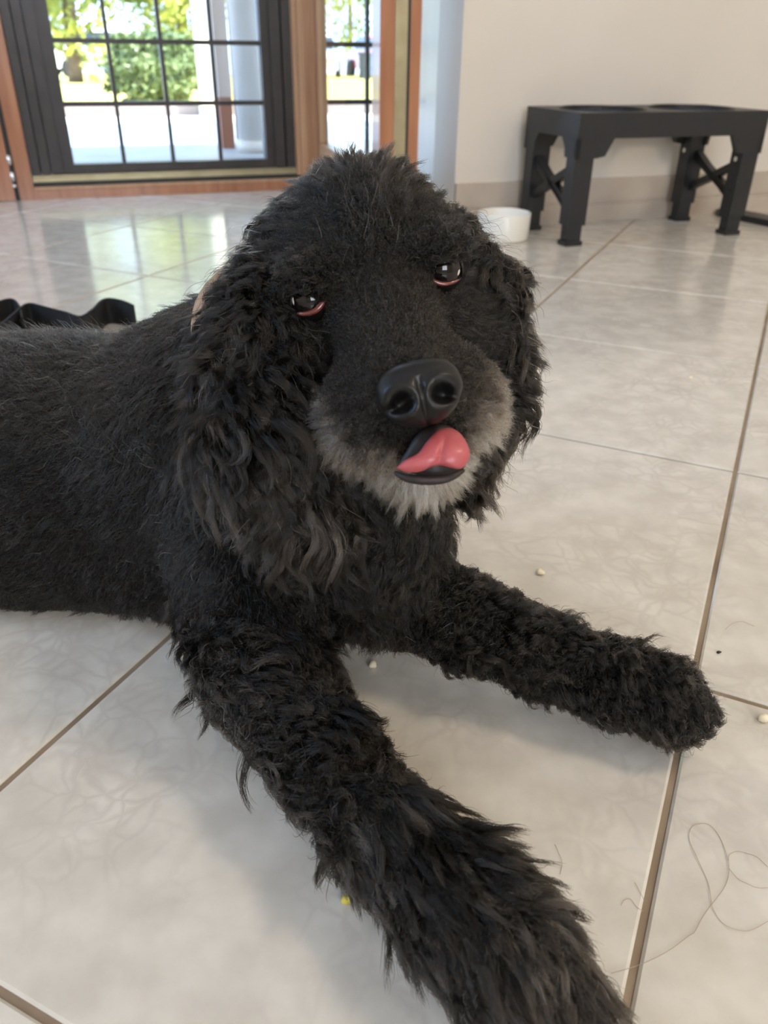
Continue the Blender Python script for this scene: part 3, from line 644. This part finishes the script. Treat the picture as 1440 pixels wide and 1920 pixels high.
def make_fur(name, sel, n, nclump, length, flow, mt, lift=.35, curl=.003, turns=1.0, clump=.75, fly=.06, rad=.00014, wfun=None, gravity=0., parent=None, lenvar=.35, tone=.0, tvar=.22, coh=.7, lump=0., label=None, drop=None, steer=None):
    P = roots(sel, n, wfun); P = P[away_eyes(P)]
    if drop is not None: P = P[~drop(P)]
    n = len(P); Gd = P[rng.choice(n, min(nclump, n), replace=False)]; m_ = len(Gd)
    gn = grad(Gd); fl = flow(Gd); fl = fl-gn*np.sum(fl*gn, 1)[:, None]; fl = unit(fl)
    fl = unit(fl+rng.normal(size=fl.shape)*.16); t = np.linspace(0, 1, K)
    L_ = (length(Gd) if callable(length) else np.full(m_, length))*(1+rng.normal(size=m_)*.15)
    lf_ = (lift(Gd) if callable(lift) else np.full(m_, lift))
    nz = np.sin(Gd[:, 0]*170+2)*np.sin(Gd[:, 1]*150)+np.sin(Gd[:, 2]*190+Gd[:, 0]*60)*.7+rng.normal(size=m_)*.35; L_ = L_*np.clip(1+lump*nz*.55, .4, 2); lf_ = np.clip(lf_*(1+lump*nz*1.2), .06, 1.2)
    cu = (curl(Gd) if callable(curl) else np.full(m_, curl))
    # integrate the lock's centre line: leaves along the normal, bends to the flow, sags with gravity, curls on itself
    pos = np.zeros((m_, K, 3)); pos[:, 0] = Gd; cw = 1/.032; ph = 2*np.pi*(np.sin(Gd[:, 0]*cw)+np.sin(Gd[:, 1]*cw*.8+1)+Gd[:, 2]*cw*.7)*.5+rng.normal(size=m_)*coh; hand = np.where(np.sin(Gd[:, 0]*47+1)+np.sin(Gd[:, 2]*53)+np.sin(Gd[:, 1]*41)+rng.normal(size=m_)*.3 > 0, 1, -1); tr = turns*rng.uniform(.8, 1.2, m_)
    side = unit(np.cross(gn, fl))
    for k in range(1, K):
        tt = t[k]; bend = max(0, 1-tt*1.6)
        d = fl+gn*(lf_*(0.35+bend))[:, None]+np.array([0, 0, -1.])*gravity*tt
        a = ph+hand*tr*2*np.pi*tt; amp = (cu/L_*2*np.pi*np.abs(tr)*min(1, tt*2.2))[:, None]
        d = unit(d)+amp*(side*np.cos(a)[:, None]+gn*.8*np.sin(a)[:, None])
        pos[:, k] = pos[:, k-1]+unit(d)*(L_/(K-1))[:, None]
        # keep outside the body and above the floor
        q = pos[:, k]; s_ = sdf(q); bad = s_ < .0015
        if bad.any(): q[bad] += grad(q[bad])*(.0015-s_[bad])[:, None]
        q[:, 2] = np.maximum(q[:, 2], .0012)
    kd = kdtree.KDTree(m_)
    for i in range(m_): kd.insert(Gd[i], i)
    kd.balance(); own = np.array([kd.find(p)[1] for p in P])
    isfly = rng.random(n) < fly
    off = P-Gd[own]; base = pos[own]; ls = np.clip(1-np.abs(rng.normal(size=n))*lenvar*.6, .35, 1.15); 
    tt = np.clip(t[None]*ls[:, None], 0, 1)*(K-1); i0 = np.minimum(tt.astype(int), K-2); fr_ = (tt-i0)[..., None]
    ar = np.arange(n)[:, None]; C1 = base[ar, i0]*(1-fr_)+base[ar, i0+1]*fr_
    ck = np.where(isfly, -.35, clump*rng.uniform(.75, 1.1, n))[:, None]
    X = C1+off[:, None]*(1-ck*(t[None]**1.2))[..., None]
    jit = unit(rng.normal(size=(n, 3)))*(np.where(isfly, .0045, .0010)*rng.uniform(.3, 1, n))[:, None]
    wob = rng.normal(size=(n, 3))*.0009
    X = X+jit[:, None]*(t[None]**1.5)[..., None]+wob[:, None]*np.sin(t[None]*6.3*rng.uniform(.7, 1.6, (n, 1)))[..., None]
    X[..., 2] = np.maximum(X[..., 2], .0008)
    X[:, 0] = P
    hc = bpy.data.hair_curves.new(name); hc.add_curves([K]*n)
    hc.points.foreach_set('position', X.astype(np.float32).ravel())
    r = np.broadcast_to((1-t**2.5*.85)[None]*rad, (n, K))*rng.uniform(.75, 1.25, (n, 1))
    at = hc.attributes.get('radius') or hc.attributes.new('radius', 'FLOAT', 'POINT'); at.data.foreach_set('value', r.astype(np.float32).ravel())
    tn = (tone(P) if callable(tone) else np.full(n, tone))+rng.random(m_)[own]**3*tvar+rng.normal(size=n)*.045+(rng.random(n) > .985)*.35
    ta_ = hc.attributes.new('tone', 'FLOAT', 'CURVE'); ta_.data.foreach_set('value', np.clip(tn, 0, 1).astype(np.float32))
    o = link(name, hc, mt, parent if parent is not None else body); 
    if label: o['label'] = label
    return o
def sel(*names): return np.isin(TG, names)
up = np.array([0, 0, 1.])
vis = (np.sum(NQ*VIEW, 1) > -.35*np.linalg.norm(NQ, axis=1))
# flows
def F_const(*v): v = np.array(v, float); return lambda P: np.broadcast_to(v, P.shape).copy()
def F_torso(P): return unit(np.stack([-.75+.35*np.sin(P[:, 0]*23+P[:, 2]*31), .15+0*P[:, 0], -.55+.35*np.cos(P[:, 0]*27+P[:, 2]*19)], 1))
def F_skull(P):
    q = P-E0; x = q@HX; f = q@HF; u = q@HU
    return unit(-HF[None]*1.0+HX[None]*(x/.035)[:, None]*.8-up[None]*.15+HU*.1)
def F_muz(P):
    q = P-E0; x = q@HX; u = q@HU
    return unit(-HF[None]*.55+HX[None]*(x/.03)[:, None]*.6-HU[None]*np.clip(.3-u/.03, 0, 1.6)[:, None])
def F_leg(a, b, side):
    d = unit(b-a); return lambda P: unit(d[None]*1.0+side[None]*.25+np.stack([.35*np.sin(P[:, 0]*90+P[:, 1]*60), .3*np.cos(P[:, 1]*85), .0*P[:, 0]], 1))
DENS = 1.0
N_ = lambda k: int(k*DENS)
ft = M['fur']
clip = np.clip
cx_ = lambda P: clip((P[:, 0]+.26)/.14, 0, 1)
def F_coat(P):
    k = cx_(P)[:, None]; return unit(F_torso(P)*(1-k)+k*np.array([-.30, -.15, -1.])[None]+.25*np.stack([np.sin(P[:, 2]*40+P[:, 0]*30), 0*P[:, 0], 0*P[:, 0]], 1))
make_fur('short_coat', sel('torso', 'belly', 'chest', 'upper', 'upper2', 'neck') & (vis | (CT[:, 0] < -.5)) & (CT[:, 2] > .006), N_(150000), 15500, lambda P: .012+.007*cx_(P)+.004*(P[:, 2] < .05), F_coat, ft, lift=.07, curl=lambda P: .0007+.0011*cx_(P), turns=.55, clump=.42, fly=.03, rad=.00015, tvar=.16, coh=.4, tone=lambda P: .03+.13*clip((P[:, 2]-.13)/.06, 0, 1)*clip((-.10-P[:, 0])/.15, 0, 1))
make_fur('back_fluff', sel('torso') & vis & (CT[:, 0] > -.60) & (CT[:, 2] > .15), N_(2600), 2600, .020, F_const(-.7, .3, .3), ft, lift=.9, curl=.0015, turns=.6, clump=.0, fly=.5, rad=.00010, tone=.22)
make_fur('throat_ruff', sel('ruff') & vis, N_(14000), 700, .026, F_const(.0, -.15, -1), ft, lift=.16, curl=.0035, turns=.9, clump=.65, tone=.03)
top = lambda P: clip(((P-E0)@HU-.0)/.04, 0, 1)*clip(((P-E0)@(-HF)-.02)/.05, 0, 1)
make_fur('head_coat', sel('skull', 'brow') & vis, N_(38000), 800, lambda P: .008+.015*clip(((P-E0)@(-HF))/.05, 0, 1), F_skull, ft, lift=lambda P: .08+.26*top(P)*(1+1.2*np.exp(-(((P-E0)@HX)/.02)**2)), curl=.0014, turns=.6, clump=.80, fly=.07, rad=.00015, tvar=.18, tone=lambda P: .03+.12*top(P))  # crown hairs toned lighter: light on the head top put into colour
make_fur('cheek_coat', sel('cheek') & vis, N_(14000), 500, .017, F_muz, ft, lift=.14, curl=.0012, clump=.5, tone=.04)
make_fur('nose_bridge_coat', sel('bridge') & vis, N_(22000), 1800, lambda P: .0040+.003*rng.random(len(P)), F_muz, ft, lift=.10, curl=.0002, clump=.2, rad=.00012, fly=.02, tvar=.08, tone=.15)
gz = lambda P: clip((-((P-E0)@HU)-.020+.35*(np.abs((P-E0)@HX)-.022)+.004*np.sin(((P-E0)@HX)*260))/.024, 0, 1)
make_fur('muzzle_fur', sel('muzzle') & vis, N_(20000), 700, lambda P: .0055+.015*gz(P), F_muz, ft, lift=.26, curl=.001, turns=.5, clump=.55, fly=.08, rad=.00014, tvar=.25, tone=lambda P: .10+.55*gz(P), label='black muzzle fur greying towards the lips')
make_fur('chin_beard', sel('chin') & vis, N_(14000), 360, .023, lambda P: unit(-HU[None]*1.0-HF[None]*.3+HX[None]*(((P-E0)@HX)/.02)[:, None]*.5), ft, lift=.35, curl=.001, turns=.5, clump=.65, fly=.08, rad=.00014, tvar=.3, tone=lambda P: clip(.72-.0*P[:, 0]-clip((.03-((P-E0)@HF))/.04, 0, .6), 0, 1), label='whitish chin fur')
for nm_ in ('ear', 'ear2'):
    make_fur('ear_fringe', sel(nm_), N_(60000 if nm_ == 'ear' else 36000), 900 if nm_ == 'ear' else 560, lambda P: (.016+.026*clip((.33-P[:, 2])/.09, 0, 1))*(1. if nm_ == 'ear' else .78), F_const(-.02 if nm_ == 'ear' else .14, -.08, -1), ft, lift=.14, curl=.0058, turns=1.05, clump=.78, fly=.04, rad=.00015, tvar=.32, tone=lambda P: .01+.10*clip((.24-P[:, 2])/.06, 0, 1), lenvar=.5, coh=.35, lump=.3)
a_, b_ = PT(480, 1250, .5), PT(950, 1790, .365)
make_fur('foreleg_feathering', sel('leg', 'upper') & (CT[:, 2] < .10), N_(44000), 1200, .020, F_leg(a_, b_, np.array([-.5, -.2, -.3])), ft, lift=.26, curl=.0042, turns=.9, clump=.66, fly=.06, rad=.00015, tvar=.36, tone=.06, coh=.5, lump=.8)
make_fur('paw_fur', sel('paw'), N_(44000), 1300, .023, F_leg(a_, b_, np.array([.2, -.1, -.3])), ft, lift=.18, curl=.0020, turns=.6, clump=.62, fly=.06, rad=.00015, tvar=.36, tone=.12, coh=.5, lump=.5)
a_, b_ = PT(735, 1105, .57), PT(1240, 1310, .515)
make_fur('foreleg_feathering', sel('leg2'), N_(30000), 700, lambda P: np.where(((P-a_)@unit(b_-a_)) < .05, .009, .019), F_leg(a_, b_, np.array([0, -.2, -.4])), ft, lift=.26, curl=.0048, turns=1.2, clump=.78, fly=.06, rad=.00015, tvar=.30, tone=.01, coh=.9, lump=.8)
make_fur('paw_fur', sel('paw2'), N_(34000), 900, .016, F_leg(a_, b_, np.array([.1, -.1, -.2])), ft, lift=.28, curl=.0040, turns=1.1, clump=.74, fly=.08, rad=.00015, tvar=.30, tone=.03, coh=.9, lump=.6)

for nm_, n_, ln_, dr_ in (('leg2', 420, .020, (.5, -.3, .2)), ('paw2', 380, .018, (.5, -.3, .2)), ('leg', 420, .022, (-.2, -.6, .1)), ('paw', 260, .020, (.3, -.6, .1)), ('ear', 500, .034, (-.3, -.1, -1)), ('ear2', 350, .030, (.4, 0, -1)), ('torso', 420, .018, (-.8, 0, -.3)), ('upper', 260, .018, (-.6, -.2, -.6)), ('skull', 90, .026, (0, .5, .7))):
    make_fur('stray_hairs', sel(nm_) & vis & (CT[:, 0] > -.5), n_, n_, ln_, F_const(*dr_), ft, lift=.35, curl=.0045 if nm_ not in ('torso', 'skull') else .0015, turns=.8, clump=0, fly=0, rad=.00016, tvar=.3, tone=.34, coh=3.0, label='single stray hairs, glints painted as a lighter tone')  # lighter tone imitates glints on single hairs

# ---- eyes
def eyeball(c, i):
    bm = bmesh.new(); bmesh.ops.create_uvsphere(bm, u_segments=32, v_segments=24, radius=ER, matrix=Matrix.Translation(Vector(c)))
    o = obj('eye', bm, M['eye'], dog, smooth=True)
    return o
M['eye'] = mat('dark_eye', (.006, .004, .004), .04, coat=0)
M['lid'] = noisy(mat('reddish_lid', rough=.22, coat=.6), (.11, .022, .018), (.24, .065, .05), 150)
M['sclera'] = mat('eye_white', (.62, .56, .50), .08, coat=1)
M['rim'] = mat('black_eye_rim', (.006, .005, .005), .35)
def arc_band(c, r0, a0, a1, tilt, width, name, mt, parent, dirn, n=18):
    """a curved sliver hugging the eyeball: angles around the viewing axis dirn"""
    z = unit(dirn); x = unit(np.cross(z, up)); x = -x if x@CR < 0 else x; y = np.cross(x, z); y = -y if y@CU < 0 else y
    P = []; Rr = []
    for k in range(n):
        a = math.radians(a0+(a1-a0)*k/(n-1)); e = math.radians(tilt)
        P.append(c+r0*(math.cos(e)*(x*math.cos(a)+y*math.sin(a))+math.sin(e)*z)); Rr.append(width*(.25+.75*math.sin(math.pi*k/(n-1))))
    bm = bmesh.new(); tube(bm, P, Rr, 8); return obj(name, bm, mt, parent, smooth=True)
def lid(c, z, alpha, half, sgn, name, mt, parent, R=1.07, a1=100, rim=None):
    """eyelid: a shell over the eyeball, cut away to an almond opening; alpha turns the opening"""
    x = unit(np.cross(z, up)); x = -x if x@CR < 0 else x; y = np.cross(x, z); y = -y if y@CU < 0 else y
    ca_, sa_ = math.cos(alpha), math.sin(alpha); X_, Y_ = x*ca_+y*sa_, -x*sa_+y*ca_
    bm = bmesh.new(); rows = []; edge = []
    nu, nv = 28, 8
    for i in range(nu):
        th = math.radians(-78+156*i/(nu-1)); op = math.radians(half)*max(0, math.cos(th*90/78))**.7+math.radians(2)
        col = []
        for R2 in (R, R*.93):
            for k in range(nv):
                ph = (op+(math.radians(a1)-op)*k/(nv-1))*sgn
                p = c+ER*R2*(X_*math.sin(th)+math.cos(th)*(Y_*math.sin(ph)+z*math.cos(ph)))
                col.append(p)
        rows.append([bm.verts.new(p) for p in col[:nv]+col[nv:][::-1]]); edge.append((col[0]+col[nv])/2)
    n2 = 2*nv
    for A, B in zip(rows, rows[1:]):
        for k in range(n2): bm.faces.new((A[k], A[(k+1) % n2], B[(k+1) % n2], B[k]))
    bm.faces.new(rows[0]); bm.faces.new(rows[-1][::-1]); o = obj(name, bm, mt, parent, smooth=True)
    if rim:
        bm = bmesh.new(); tube(bm, edge[3:-3], [rim[1]*(.3+.7*math.sin(math.pi*(k+.5)/(nu-6))) for k in range(nu-6)], 8); obj('lid_rim', bm, rim[0], o, smooth=True)
    return o
for i, c in enumerate(EYES):
    e = eyeball(c, i); z = unit(unit(CAM-c)+HX*(.12 if i else -.12)+up*.10)
    al = math.radians(38 if i == 0 else -22)
    lid(c, z, al, 48 if i == 0 else 60, 1, 'upper_eyelid', M['rim'], e)
    lid(c, z, al, 36 if i == 0 else 44, -1, 'lower_eyelid', M['rim'], e, rim=(M['lid'], .0018 if i == 0 else .0013))
    arc_band(c, ER*.90, *((165, 215) if i == 0 else (-38, 5)), 38, .0016, 'eye_white', M['sclera'], e, z)

# ---- nose
M['nose'] = mat('wet_black_nose', (.0045, .004, .004), .40, spec=.35, coat=.06)
N, L, b = nodes(M['nose']); tc = N.new('ShaderNodeTexCoord'); vo = N.new('ShaderNodeTexVoronoi'); vo.inputs['Scale'].default_value = 900; bp = N.new('ShaderNodeBump'); bp.inputs['Strength'].default_value = .25; bp.inputs['Distance'].default_value = .0004
L.new(tc.outputs['Object'], vo.inputs[0]); L.new(vo.outputs[0], bp.inputs['Height']); L.new(bp.outputs[0], b.inputs['Normal'])
bm = bmesh.new(); bmesh.ops.create_uvsphere(bm, u_segments=96, v_segments=64, radius=1)
for v in bm.verts:
    x, y, z = v.co                                    # x right, y towards front (HF), z up
    # squarish pad, wider at the top, tapering to the lip
    wx = .0205*(1-.30*max(0, -z)**1.2); p = 2.6
    nrm = (abs(x)**p+abs(y)**p+abs(z)**p)**(1/p)
    X, Y, Z = x/nrm*wx, y/nrm*.0125, z/nrm*.0155
    for sx in (-1, 1):
        dd = ((X-sx*.0092)/.0046)**2+((Z+.0025)/.0038)**2
        dc = ((X-sx*.0155)/.0050)**2+((Z+.0050)/.0024)**2        # comma slit to the side
        if Y > 0: Y -= .0085*math.exp(-dd**1.5)+.0045*math.exp(-dc)
        if Y > -.004: Y += .0014*math.exp(-(((X-sx*.0105)/.008)**2+((Z+.002)/.0075)**2-1)**2*2)
    if Y > 0: Y -= .0022*math.exp(-(X/.0013)**2)*(1 if Z < .004 else max(0, 1-(Z-.004)/.004))
    v.co = Vector(NC+HX*X+NF*Y+NU*Z)
nose = obj('nose', bm, M['nose'], dog, smooth=True)

# ---- mouth and tongue
M['tongue'] = mat('pink_tongue', (.43, .085, .092), .45, coat=.15); bT = M['tongue'].node_tree.nodes['Principled BSDF']
bT.inputs['Subsurface Weight'].default_value = .3; bT.inputs['Subsurface Radius'].default_value = (.008, .002, .002); bT.inputs['Subsurface Scale'].default_value = .6
N, L, b = nodes(M['tongue']); tc = N.new('ShaderNodeTexCoord'); no = N.new('ShaderNodeTexNoise'); no.inputs['Scale'].default_value = 700; bp = N.new('ShaderNodeBump'); bp.inputs['Strength'].default_value = .35; bp.inputs['Distance'].default_value = .0006
L.new(tc.outputs['Object'], no.inputs[0]); L.new(no.outputs[0], bp.inputs['Height']); L.new(bp.outputs[0], b.inputs['Normal'])
M['mouth'] = mat('dark_mouth', (.010, .004, .004), .5)
M['lip'] = mat('dark_lip', (.022, .014, .013), .55)
DT = .372
out = [(742, 878), (757, 864), (783, 850), (800, 828), (818, 809), (838, 802), (858, 808), (873, 826), (881, 848), (877, 866), (864, 879), (845, 877), (826, 873), (808, 876), (790, 884), (765, 886)]
ol = spline([(x, y, 0) for x, y in out]+[(out[0][0], out[0][1], 0)], 60)[:-1, :2]; cx, cy = 822, 856
bm = bmesh.new(); rows = []
RS = [1.0, .97, .90, .80, .65, .5, .35, .2, .08]
for side_ in (1, -1):
    for r in (RS if side_ == 1 else RS[1:]):
        ring = []
        for x, y in ol:
            X = cx+(x-cx)*r; Y = cy+(y-cy)*r; h = .0048*math.sqrt(max(0, 1-r**2.4))
            gx = (X-(826+(856-Y)*.25))/5.5
            h -= .0016*math.exp(-gx*gx)*(1-r)*1.3 if side_ == 1 else 0
            rollb = .010*max(0, (860-Y)/58)**2                # the tip curls back towards the lip
            ring.append(bm.verts.new(PT(X, Y, DT+rollb-side_*h)))
        rows.append(ring) if side_ == 1 else rows.insert(0, ring)
for A, B in zip(rows, rows[1:]):
    for k in range(len(ol)): bm.faces.new((A[k], A[(k+1) % len(ol)], B[(k+1) % len(ol)], B[k]))
bm.faces.new(rows[0]); bm.faces.new(rows[-1])
obj('tongue', bm, M['tongue'], dog, smooth=True)
bm = bmesh.new(); tube(bm, spline([PT(740, 886, .384), PT(762, 896, .380), (PT(802, 900, .379)), PT(842, 896, .380), PT(870, 882, .384)], 24), [.0006+.0019*math.sin(math.pi*(k+.5)/24) for k in range(24)], 10)
obj('lower_lip', bm, M['lip'], dog, smooth=True)
bm = bmesh.new()
ml = [PT(x, y, d) for x, y, d in ((742, 878, .388), (762, 846, .386), (785, 812, .385), (822, 796, .385), (856, 808, .387), (872, 846, .390), (868, 880, .390), (815, 896, .385))]
cc = np.mean(ml, 0); MR = []
for k, sc_ in enumerate((1, .8, .5, .15)):
    MR.append([bm.verts.new(cc+(p-cc)*sc_-unit(cc-CAM)*(.004*(1-sc_**2))) for p in spline(ml+[ml[0]], 33)[:-1]])
MR.insert(0, [bm.verts.new(cc+(p-cc)*.9+unit(cc-CAM)*.012) for p in spline(ml+[ml[0]], 33)[:-1]])
for A, B in zip(MR, MR[1:]):
    for k in range(32): bm.faces.new((A[k], A[(k+1) % 32], B[(k+1) % 32], B[k]))
bm.faces.new(MR[0]); bm.faces.new(MR[-1]); obj('mouth_lining', bm, M['mouth'], dog, smooth=True)

# ---- collar
ca, cb = V(-.105, .575, .175), V(-.04, .535, .235); cd = unit(cb-ca); cc = ca*.45+cb*.55
x1 = unit(np.cross(cd, up)); y1 = np.cross(cd, x1); bm = bmesh.new(); rows = []; rads = []; rds = []
for k in range(48):
    a = 2*math.pi*k/48; rd = x1*math.cos(a)+y1*math.sin(a)
    rr = np.linspace(.03, .13, 60); sv = sdf(cc+rd*rr[:, None]); hit = rr[np.argmax(sv > .002)] if (sv > .002).any() else .085
    rads.append(min(hit, .092)); rds.append(rd)
rads = np.array(rads); rads = (rads+np.roll(rads, 1)+np.roll(rads, -1)+np.roll(rads, 2)+np.roll(rads, -2))/5+.001
for k in range(48):
    rows.append([bm.verts.new(cc+rds[k]*(rads[k]+dr)+cd*dz) for dr, dz in ((0, -.009), (0, .009), (.003, .009), (.003, -.009))])
for i in range(48):
    A, B = rows[i], rows[(i+1) % 48]
    for k in range(4): bm.faces.new((A[k], A[(k+1) % 4], B[(k+1) % 4], B[k]))
obj('collar', bm, M['tan'], dog)
